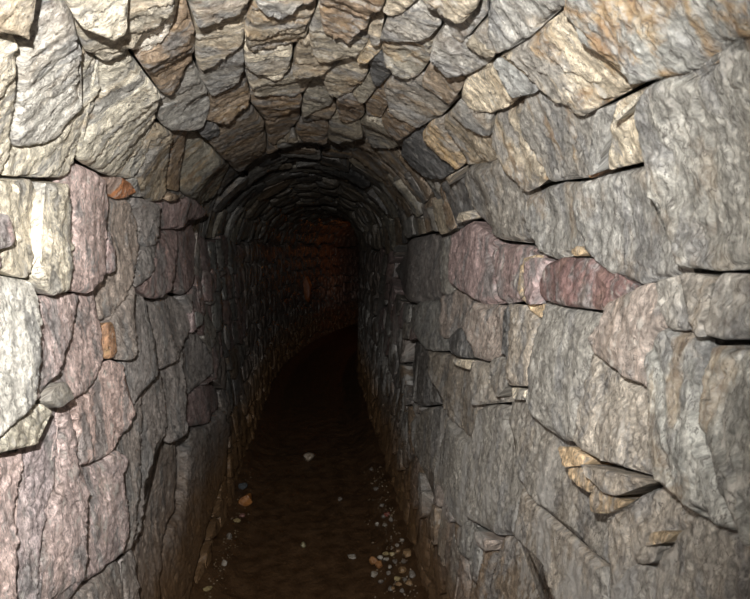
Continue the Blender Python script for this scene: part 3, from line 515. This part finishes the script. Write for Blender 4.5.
def resample(q, step):
    d = np.r_[0, np.cumsum(np.linalg.norm(np.roll(q, -1, 0)-q, axis=1))]
    n = max(8, int(d[-1]/step)); t = np.linspace(0, d[-1], n, endpoint=False)
    qq = np.vstack([q, q[:1]]); return np.stack([np.interp(t, d, qq[:, i]) for i in (0, 1)], 1)
def area(q): x, y = q.T; return 0.5*np.sum(x*np.roll(y, -1)-y*np.roll(x, -1))
def inset(q, g):
    t = np.roll(q, -1, 0)-np.roll(q, 1, 0); t /= np.linalg.norm(t, axis=1)[:, None]+1e-9
    s = 1 if area(q) > 0 else -1
    return q + np.stack([-t[:, 1], t[:, 0]], 1)*s*g

def relief(u, v, q, uc, th, dh, seed, raised):
    """height of the stone's face over the lining"""
    d = np.full(len(u), 9.0)
    a = q; b = np.roll(q, -1, 0)
    for k0 in range(0, len(u), 2000):
        s = slice(k0, k0+2000)
        ex = (b-a)[None]; px = np.stack([u[s], v[s]], 1)[:, None]-a[None]
        t = np.clip((px*ex).sum(2)/((ex*ex).sum(2)+1e-14), 0, 1)
        d[s] = np.sqrt(((px-t[..., None]*ex)**2).sum(2).min(1))
    size = math.sqrt(abs(area(q))); r = random.Random(seed)
    R = 0.055*size*(1+0.8*fbm(u*45, v*30, seed, 2)); e = np.clip(d/R, 0, 1)
    h = -(0.03+0.025*r.random())*size*(1-np.sqrt(1-(1-e)**2))
    du, dv = u-q[:, 0].max(), v-uc[1]
    if th == 'C':
        h = h + np.clip((0.12+0.10*r.random())*du, -0.019, 0) + 0.10*r.uniform(-1, 1)*dv
    else:
        low = (v-q[:, 1].min()) if th == 'L' else (q[:, 1].max()-v)
        h = h + np.clip((0.06+0.05*r.random())*du, -0.02, 0) - np.clip((0.05+0.05*r.random())*low, 0, 0.02)
    k = 0.9/max(size, .05); lu, lv = (u-uc[0])*k, (v-uc[1])*k
    h = h + 0.07*size*fbm(lu*1.3, lv*0.9, seed+1, 2)
    # flat broken faces meeting at edges
    n_ = 4 + r.randrange(3); pl = []
    for _ in range(n_):
        ang = r.uniform(0, 6.28); s_ = r.uniform(0.03, 0.15)*np.array([1.0, 0.55])
        pl.append((u-uc[0])*math.cos(ang)*s_[0] + dv*math.sin(ang)*s_[1] + r.uniform(0, 0.05)*size)
    h = h + np.minimum.reduce(pl)
    # broken cleavage: a few ledges with ragged edges running up the wall
    g = 0.5*r.uniform(-1, 1); cu_ = u-uc[0]+g*dv
    lay = 0.30*size*r.uniform(0.5, 1.0)*cu_/max(size, .05)*r.choice((-1, 1)) + 0.022*fbm(cu_*13, v*5, seed+2, 2) + 0.0075*fbm(cu_*55, v*30, seed+3, 3)
    st = 0.0085+0.006*r.random(); f = lay/st; fr = f-np.floor(f); fr = np.clip((fr-0.5)*7+0.5, 0, 1)
    h = h + (0.30+0.25*r.random())*((np.floor(f)+fr)*st - lay)
    rough = fbm(u*90, v*60, seed+6, 4)
    h = h + 0.0032*rough + 0.0020*fbm(u*240, v*110, seed+4, 2)
    return h + dh + r.uniform(-0.006, 0.006) - raised + (0.006 if th != 'C' else 0.004)

def build_stone(q, th, dh, seed, raised):
    uc = q.mean(0); size = math.sqrt(abs(area(q)))
    px = surf(uc[0], uc[1], 0.0); dist = float(np.linalg.norm(px-np.array([0, 0, EYE])))
    sv = np.clip(1.7*dist/600, 0.0023, 0.02); su = np.clip(1.9*uc[0]**2/(600*0.40), sv, 2.2*sv)
    sv = min(sv, size/7); su = min(su, size/6)
    K = np.array([sv/su, 1.0])
    c = resample(q, size/30); gap = (0.0024 if uc[1] > 2.25 else 0.0011)+0.006*size + 0.008*np.clip(fbm(c[:, 0]*14, c[:, 1]*14, seed+8, 2), 0, 1)
    c = resample(inset(c, gap[:, None] if size > 0.05 else 0.001+0.005*size), 1.0*sv)
    cs = resample(c*K, sv)
    lo, hi = cs.min(0), cs.max(0)
    X, Y = np.meshgrid(np.arange(lo[0]+sv/2, hi[0], sv), np.arange(lo[1]+sv/2, hi[1], sv*0.9), indexing='ij')
    X = X + 0.25*sv*RNG.uniform(-1, 1, X.shape) + (np.arange(X.shape[1]) % 2)[None]*0.5*sv; Y = Y + 0.25*sv*RNG.uniform(-1, 1, X.shape)
    pts = np.stack([X.ravel(), Y.ravel()], 1)
    if len(pts):
        ins = np.zeros(len(pts), bool); dm = np.full(len(pts), 9.0); b = np.roll(cs, -1, 0)
        for (ax, ay), (bx, by) in zip(cs, b):
            if ay != by: ins ^= ((ay > pts[:, 1]) != (by > pts[:, 1])) & (pts[:, 0] < (bx-ax)*(pts[:, 1]-ay)/(by-ay)+ax)
            dm = np.minimum(dm, (pts[:, 0]-ax)**2+(pts[:, 1]-ay)**2)
        pts = pts[ins & (dm > (0.55*sv)**2)]
    allp = np.vstack([cs, pts])*1000
    vs, _, fs, _, _, _ = delaunay_2d_cdt([Vector(p) for p in allp.tolist()], [], [list(range(len(cs)))], 1, 1e-4, False)
    F = np.array([f for f in fs if len(f) == 3], np.int64)
    if len(F) < 4: return None
    p = np.array([tuple(v) for v in vs])/1000/K
    a2 = np.cross(p[F[:, 1]]-p[F[:, 0]], p[F[:, 2]]-p[F[:, 0]])
    F[a2 < 0] = F[a2 < 0][:, ::-1]
    E = np.sort(np.vstack([F[:, [0, 1]], F[:, [1, 2]], F[:, [2, 0]]]), 1); D = np.vstack([F[:, [0, 1]], F[:, [1, 2]], F[:, [2, 0]]])
    key = E[:, 0]*10**6+E[:, 1]; _, ix, cnt = np.unique(key, return_index=True, return_counts=True)
    bd = D[ix[cnt == 1]]
    u, v = p[:, 0], p[:, 1]
    h = relief(u, v, c, uc, th, dh, seed, raised)
    W = surf(u, v, h)
    bv = np.unique(bd); m = {int(x): i for i, x in enumerate(bv)}
    n0 = len(W); top = W[bv]
    inn = np.stack([u[bv], v[bv]], 1); inn = inn + (uc-inn)*0.06
    mid = surf(inn[:, 0], inn[:, 1], h[bv]-0.035); 
    inn = inn + (uc-inn)*0.05
    bot = surf(inn[:, 0], inn[:, 1], np.full(len(bv), BACK+0.002) + 0*h[bv]); nb = len(bv)
    A = np.array([m[int(x)] for x in bd[:, 0]]); B = np.array([m[int(x)] for x in bd[:, 1]])
    S = []
    for k in (0, 1):
        t0, t1 = n0+k*nb, n0+(k+1)*nb
        S += [np.stack([A+t0, A+t1, B+t1], 1), np.stack([A+t0, B+t1, B+t0], 1)]
    S = np.vstack(S)
    V = np.vstack([W, top, mid, bot]); FF = np.vstack([F, S])
    # face winding: u x v must look into the passage
    nrm = np.cross(W[F[0, 1]]-W[F[0, 0]], W[F[0, 2]]-W[F[0, 0]])
    inw = surf(uc[0], uc[1], 0.1)-surf(uc[0], uc[1], 0.0)
    if nrm @ inw < 0: FF = FF[:, ::-1]
    rr = random.Random(seed+99); an = rr.uniform(-0.22, 0.22)
    uvp = np.stack([u, v], 1)-uc; uvp = uvp @ np.array([[math.cos(an), -math.sin(an)], [math.sin(an), math.cos(an)]]).T
    uvm = uvp[bv]; uv = np.vstack([uvp, uvm, uvm+0.02, uvm+0.05])
    o = W.mean(0)
    return V-o, FF, uv, np.r_[np.ones(len(F), bool), np.zeros(len(S), bool)], o

def ring_u(v): return (2.42 if v < 1.75 else 2.42-0.9*(v-1.75)) + 0.22*float(vnoise(v*6.5, 0.3, 77))
def hue(ti, r):
    c = np.array(TINT[ti]); k = 1+0.10*r.uniform(-1, 1); t = 0.05*r.uniform(-1, 1)
    return np.clip(c*k*np.array([1+t, 1, 1-t]), 0, 1)
FAR = {'L': [], 'R': [], 'C': []}; COUNT = {'L': 0, 'R': 0, 'C': 0}; cand = []
for s, e in zip(starts, ends):
    k = int(fl_lab[s])
    if e-s < 60: continue
    ii, jj = np.unravel_index(order[s:e], lab.shape)
    if k < NT:
        nm, ti, th, dh, oc, a = TR[k]
        if ti == 'x': continue
        cand.append((0, k, nm, ti, th, dh, oc, ii, jj))
    else:
        fk = int(uniq[k-NT]); th = ' LCR'[fk//10**6]; r = random.Random(fk)
        v = float(VV[jj].mean()); u = float(np.exp(SS[ii].mean()))
        if th == 'C': ti = r.choice('ttbbggd' if u < 3 else 'tbgd'); oc = r.choice((.1, .2, .4))
        elif th == 'L': ti = r.choice('ppqg') if v > 0.75 else r.choice('qqgb'); oc = r.choice((0, 0, .1))
        else: ti = r.choice('ppqg') if VTOT-v > 0.75 else r.choice('qqgb'); oc = r.choice((0, 0, .1))
        cand.append((u, k, '', ti, th, r.uniform(-0.008, 0.008), oc, ii, jj))
cand.sort(key=lambda t: t[0])
LIMIT_U, LIMIT_N = 3.9, 290
for u_, k, nm, ti, th, dh, oc, ii, jj in cand:
    q = outline(ii, jj)
    if len(q) < 12 or abs(area(q)) < 2.5e-4: continue
    uc = q.mean(0); r = random.Random(k*13+5)
    raised = 0.0
    if not nm and th == 'C' and uc[0] > ring_u(uc[1]): raised = r.uniform(-0.022, 0.022) + 0.05*np.clip((2.75-uc[1])/0.5, 0, 1)*np.clip(1.6-(uc[0]-2.4)/2, 0.2, 1)
    if u_ > LIMIT_U or COUNT[th] >= LIMIT_N:
        FAR[th].append((q, r.randrange(10**6), raised)); continue
    res = build_stone(q, th, dh, k*17+3, raised)
    if res is None: continue
    V, FF, uv, sm, o = res
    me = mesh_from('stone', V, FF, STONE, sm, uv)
    sp = SPECIAL.get(nm.rstrip('+'))
    ob = link(sp[0] if sp else 'stone', me, WALLS[th]); ob.location = o
    if sp: ob['label'] = sp[1]
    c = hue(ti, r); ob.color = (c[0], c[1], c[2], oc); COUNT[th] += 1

# far stones of each wall joined: too small to tell apart
for th, lst in FAR.items():
    VB, FB, UB = [], [], []; n0 = 0
    for q, seed, raised in lst:
        r = random.Random(seed); uc = q.mean(0); size = math.sqrt(abs(area(q)))
        c = resample(inset(resample(q, size/6), 0.004+0.02*size), size/3.2); n = len(c)
        if abs(area(c)) < 1e-4: continue
        m = uc+(c-uc)*0.66
        hh = r.uniform(-0.012, 0.006)-raised; tl = 0.16 if th == 'C' else 0.05
        f = lambda p, b: surf(p[:, 0], p[:, 1], hh+b+np.clip(tl*(p[:, 0]-c[:, 0].max()), -0.03, 0)+0.006*vnoise(p[:, 0]*30, p[:, 1]*20, seed))
        W = np.vstack([f(m, 0.004), f(c, -0.010), surf(c[:, 0], c[:, 1], np.full(n, BACK+0.002)), f(uc[None], 0.006)])
        i = np.arange(n); j = (i+1) % n
        F = np.vstack([np.stack([i, j, i*0+3*n], 1)] + [x for t in (0, n) for x in (np.stack([i+t, i+t+n, j+t+n], 1), np.stack([i+t, j+t+n, j+t], 1))])
        if area(c) < 0: F = F[:, ::-1]
        nrm = np.cross(W[F[0, 1]]-W[F[0, 0]], W[F[0, 2]]-W[F[0, 0]]); inw = surf(uc[0], uc[1], 0.1)-surf(uc[0], uc[1], 0.0)
        if nrm @ inw < 0: F = F[:, ::-1]
        t = np.array([r.uniform(-9, 9), r.uniform(-9, 9)])
        VB.append(W); FB.append(F+n0); UB.append(np.vstack([m, c, c+0.05, uc[None]])+t); n0 += len(W)
    if VB:
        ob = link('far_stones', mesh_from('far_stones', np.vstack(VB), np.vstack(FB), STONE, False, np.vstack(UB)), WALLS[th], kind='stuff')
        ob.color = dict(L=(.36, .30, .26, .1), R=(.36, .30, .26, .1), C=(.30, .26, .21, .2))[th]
print('stones', COUNT, {k: len(v) for k, v in FAR.items()})

# ------------------------------------------------------------------ loose stones lying on the floor
def rock_mesh(seed, sx, sy, sz):
    r = random.Random(seed); bm = bmesh.new(); bmesh.ops.create_icosphere(bm, subdivisions=3, radius=1.0)
    pl = [(Vector((r.gauss(0, 1), r.gauss(0, 1), r.gauss(0, 1))).normalized(), r.uniform(0.55, 0.85)) for _ in range(11)]
    for v in bm.verts:
        p = v.co.copy()
        for n, d in pl:
            x = p.dot(n)-d
            if x > 0: p -= n*x*0.92
        k = 1+0.05*float(vnoise(p.x*4+seed, p.y*4+p.z*3, seed))
        v.co = Vector((p.x*sx*k, p.y*sy*k, p.z*sz*k))
    zmin = min(v.co.z for v in bm.verts)
    for v in bm.verts: v.co.z -= zmin
    me = bpy.data.meshes.new('loose_stone'); bm.to_mesh(me); bm.free(); me.materials.append(ROCK); return me
# u, x, width, depth, height (m), colour, label, group
LOOSE = [
 (3.644, -0.066, 0.0607, 0.0607, 0.0464, (0.446, 0.374, 0.302), 'pale buff stone lying alone in the middle of the dark mud floor', None),
 (2.99, -0.373, 0.0648, 0.0648, 0.0522, (0.36, 0.151, 0.043), 'rusty orange stone against the foot of the left wall', None),
 (3.152, -0.407, 0.042, 0.042, 0.0318, (0.094, 0.108, 0.122), 'dark blue-grey stone just behind the rusty orange stone', None),
 (2.776, -0.389, 0.0324, 0.0324, 0.0163, (0.374, 0.302, 0.158), 'flat yellowish chip in front of the rusty orange stone', None),
 (2.842, -0.374, 0.0237, 0.0237, 0.0167, (0.274, 0.144, 0.122), 'small pinkish chip between rusty orange stone and flat yellowish chip', None),
 (2.592, -0.399, 0.0216, 0.0216, 0.0271, (0.23, 0.209, 0.187), 'upright grey pebble by the left wall, next after the yellowish chip', None),
 (2.378, -0.385, 0.0238, 0.0238, 0.0217, (0.446, 0.418, 0.374), 'small whitish pebble near the left wall edge, alone on mud', None),
 (2.182, -0.417, 0.0291, 0.0291, 0.0135, (0.374, 0.302, 0.158), 'thin yellow flake at the very foot of the left wall', None),
 (3.024, 0.104, 0.0252, 0.0252, 0.0176, (0.23, 0.209, 0.187), 'tiny grey pebble on the open mud, beyond the greenish pebble', None),
 (2.55, -0.076, 0.0255, 0.0255, 0.0229, (0.288, 0.259, 0.158), 'greenish-grey pebble alone in the middle of the near mud', None),
 (2.442, 0.133, 0.0366, 0.0366, 0.0111, (0.446, 0.418, 0.374), 'thin whitish sliver lying flat left of the orange-tan stones', None),
 (2.372, 0.22, 0.0316, 0.0316, 0.0325, (0.418, 0.209, 0.086), 'left one of two touching orange-tan stones by the right wall', None),
 (2.33, 0.237, 0.0272, 0.0272, 0.0285, (0.374, 0.18, 0.072), 'right one of two touching orange-tan stones by the right wall', None),
 (2.28, 0.212, 0.0266, 0.0266, 0.0175, (0.446, 0.418, 0.374), 'white chip just in front of the two orange-tan stones', None),
 (2.136, 0.262, 0.0214, 0.0214, 0.0133, (0.23, 0.209, 0.187), 'grey pebble nearest the viewer in the right rubble', None),
 (2.194, 0.312, 0.0293, 0.0293, 0.0238, (0.331, 0.216, 0.115), 'squarish tan stone in the rubble against the right wall', None),
 (2.276, 0.344, 0.0417, 0.0417, 0.028, (0.331, 0.216, 0.115), 'larger brown-tan stone high in the rubble by right wall', None),
 (2.168, 0.289, 0.0289, 0.0289, 0.0135, (0.374, 0.302, 0.158), 'flat yellow flake in the middle of the right rubble', None),
 (2.68, 0.31, 0.0268, 0.0268, 0.0199, (0.245, 0.086, 0.065), 'dull red pebble at the foot of the right wall', None),
 (2.384, 0.247, 0.0199, 0.0199, 0.0145, (0.446, 0.418, 0.374), 'small grey-tan rubble chip at the foot of the right wall', 'rubble at the foot of the right wall'),
 (2.35, 0.268, 0.0235, 0.0235, 0.0107, (0.446, 0.418, 0.374), 'small grey-tan rubble chip at the foot of the right wall', 'rubble at the foot of the right wall'),
 (2.382, 0.271, 0.0238, 0.0238, 0.0145, (0.374, 0.302, 0.158), 'small grey-tan rubble chip at the foot of the right wall', 'rubble at the foot of the right wall'),
 (2.358, 0.294, 0.0236, 0.0236, 0.0144, (0.374, 0.302, 0.158), 'small grey-tan rubble chip at the foot of the right wall', 'rubble at the foot of the right wall'),
 (2.388, 0.318, 0.0159, 0.0159, 0.0145, (0.446, 0.418, 0.374), 'small grey-tan rubble chip at the foot of the right wall', 'rubble at the foot of the right wall'),
 (2.406, 0.342, 0.0201, 0.0201, 0.0109, (0.446, 0.418, 0.374), 'small grey-tan rubble chip at the foot of the right wall', 'rubble at the foot of the right wall'),
 (2.128, 0.34, 0.0248, 0.0248, 0.0233, (0.23, 0.209, 0.187), 'small grey-tan rubble chip at the foot of the right wall', 'rubble at the foot of the right wall'),
 (2.134, 0.315, 0.0178, 0.0178, 0.0133, (0.23, 0.209, 0.187), 'small grey-tan rubble chip at the foot of the right wall', 'rubble at the foot of the right wall'),
 (2.124, 0.291, 0.0212, 0.0212, 0.0133, (0.331, 0.216, 0.115), 'small grey-tan rubble chip at the foot of the right wall', 'rubble at the foot of the right wall'),
 (2.274, 0.275, 0.0152, 0.0152, 0.014, (0.446, 0.418, 0.374), 'small grey-tan rubble chip at the foot of the right wall', 'rubble at the foot of the right wall'),
 (2.692, 0.297, 0.0224, 0.0224, 0.0199, (0.23, 0.209, 0.187), 'small grey-tan rubble chip at the foot of the right wall', 'rubble at the foot of the right wall'),
 (2.67, 0.262, 0.0178, 0.0178, 0.0158, (0.446, 0.418, 0.374), 'small grey-tan rubble chip at the foot of the right wall', 'rubble at the foot of the right wall'),
 (2.612, 0.293, 0.0261, 0.0261, 0.0117, (0.446, 0.418, 0.374), 'small grey-tan rubble chip at the foot of the right wall', 'rubble at the foot of the right wall'),
 (2.614, 0.32, 0.0218, 0.0218, 0.0195, (0.23, 0.209, 0.187), 'small grey-tan rubble chip at the foot of the right wall', 'rubble at the foot of the right wall'),
 (2.806, 0.3, 0.0234, 0.0234, 0.0206, (0.23, 0.209, 0.187), 'small grey-tan rubble chip at the foot of the right wall', 'rubble at the foot of the right wall'),
 (2.282, 0.296, 0.019, 0.019, 0.014, (0.23, 0.209, 0.187), 'small grey-tan rubble chip at the foot of the right wall', 'rubble at the foot of the right wall'),
 (2.24, 0.263, 0.0187, 0.0187, 0.0138, (0.23, 0.209, 0.187), 'small grey-tan rubble chip at the foot of the right wall', 'rubble at the foot of the right wall'),
 (2.088, 0.323, 0.0209, 0.0209, 0.0164, (0.331, 0.216, 0.115), 'small grey-tan rubble chip at the foot of the right wall', 'rubble at the foot of the right wall'),
 (2.242, 0.327, 0.0187, 0.0187, 0.0138, (0.23, 0.209, 0.187), 'small grey-tan rubble chip at the foot of the right wall', 'rubble at the foot of the right wall'),
 (2.216, 0.233, 0.0185, 0.0185, 0.0137, (0.23, 0.209, 0.187), 'small grey-tan rubble chip at the foot of the right wall', 'rubble at the foot of the right wall'),
 (3.022, 0.291, 0.0252, 0.0252, 0.0175, (0.23, 0.209, 0.187), 'small grey-tan rubble chip at the foot of the right wall', 'rubble at the foot of the right wall'),
 (3.312, 0.291, 0.0221, 0.0221, 0.0142, (0.23, 0.209, 0.187), 'small grey-tan rubble chip at the foot of the right wall', 'rubble at the foot of the right wall'),
 (2.34, 0.316, 0.0195, 0.0195, 0.0143, (0.331, 0.216, 0.115), 'small grey-tan rubble chip at the foot of the right wall', 'rubble at the foot of the right wall'),
 (2.13, 0.269, 0.0142, 0.0142, 0.01, (0.331, 0.216, 0.115), 'small grey-tan rubble chip at the foot of the right wall', 'rubble at the foot of the right wall'),
 (2.078, 0.296, 0.0173, 0.0173, 0.0131, (0.23, 0.209, 0.187), 'small grey-tan rubble chip at the foot of the right wall', 'rubble at the foot of the right wall'),
]
for i, (u, x, a, b, h, c, lb, gr) in enumerate(LOOSE):
    ob = link('loose_stone', rock_mesh(i*7+2, a/2*1.25, b/2*1.25, h/2*1.25), label=lb, category='stone')
    if gr: ob['group'] = gr
    ob.location = place(u, x, float(floor_z(u, x))-0.12*h); ob.rotation_euler = (0, 0, random.uniform(-0.5, 0.5)); ob.color = (*c, 1)

# grit washed down along the foot of each wall
def grit():
    VB, FB = [], []; n0 = 0; r = random.Random(3)
    for k in range(520):
        u = 1.7+1.7*r.random()**1.6; s = r.random() < 0.72
        x = (0.345-abs(r.gauss(0, 0.05))) if s else (-0.425+abs(r.gauss(0, 0.035)))
        z = float(floor_z(u, x)); a = r.uniform(0.002, 0.007)
        p = np.array([(r.uniform(.6, 1)*math.cos(t), r.uniform(.6, 1)*math.sin(t), 0) for t in np.arange(5)*1.257] + [(0, 0, r.uniform(.5, 1)), (0, 0, -.5)])*a
        VB.append(p+place(u, x, z)); FB.append(np.array([(i, (i+1) % 5, 5) for i in range(5)]+[((i+1) % 5, i, 6) for i in range(5)])+n0); n0 += 7
    ob = link('grit', mesh_from('grit', np.vstack(VB), np.vstack(FB), ROCK, False), FLOOR, kind='stuff')
    ob.color = (.22, .165, .105, 1)
grit()

# added upright stone on the left wall, far in, lamp glow painted on
ob = link('upright_stone', rock_mesh(881, 0.07, 0.05, 0.19), WALLS['L'], label='upright stone deep in the passage with orange lamp glow painted on')
ob.location = place(7.75, -0.42, 0.62); ob.color = (.40, .14, .05, 1)
lo.location = place(9.0, 0.18, 1.20)
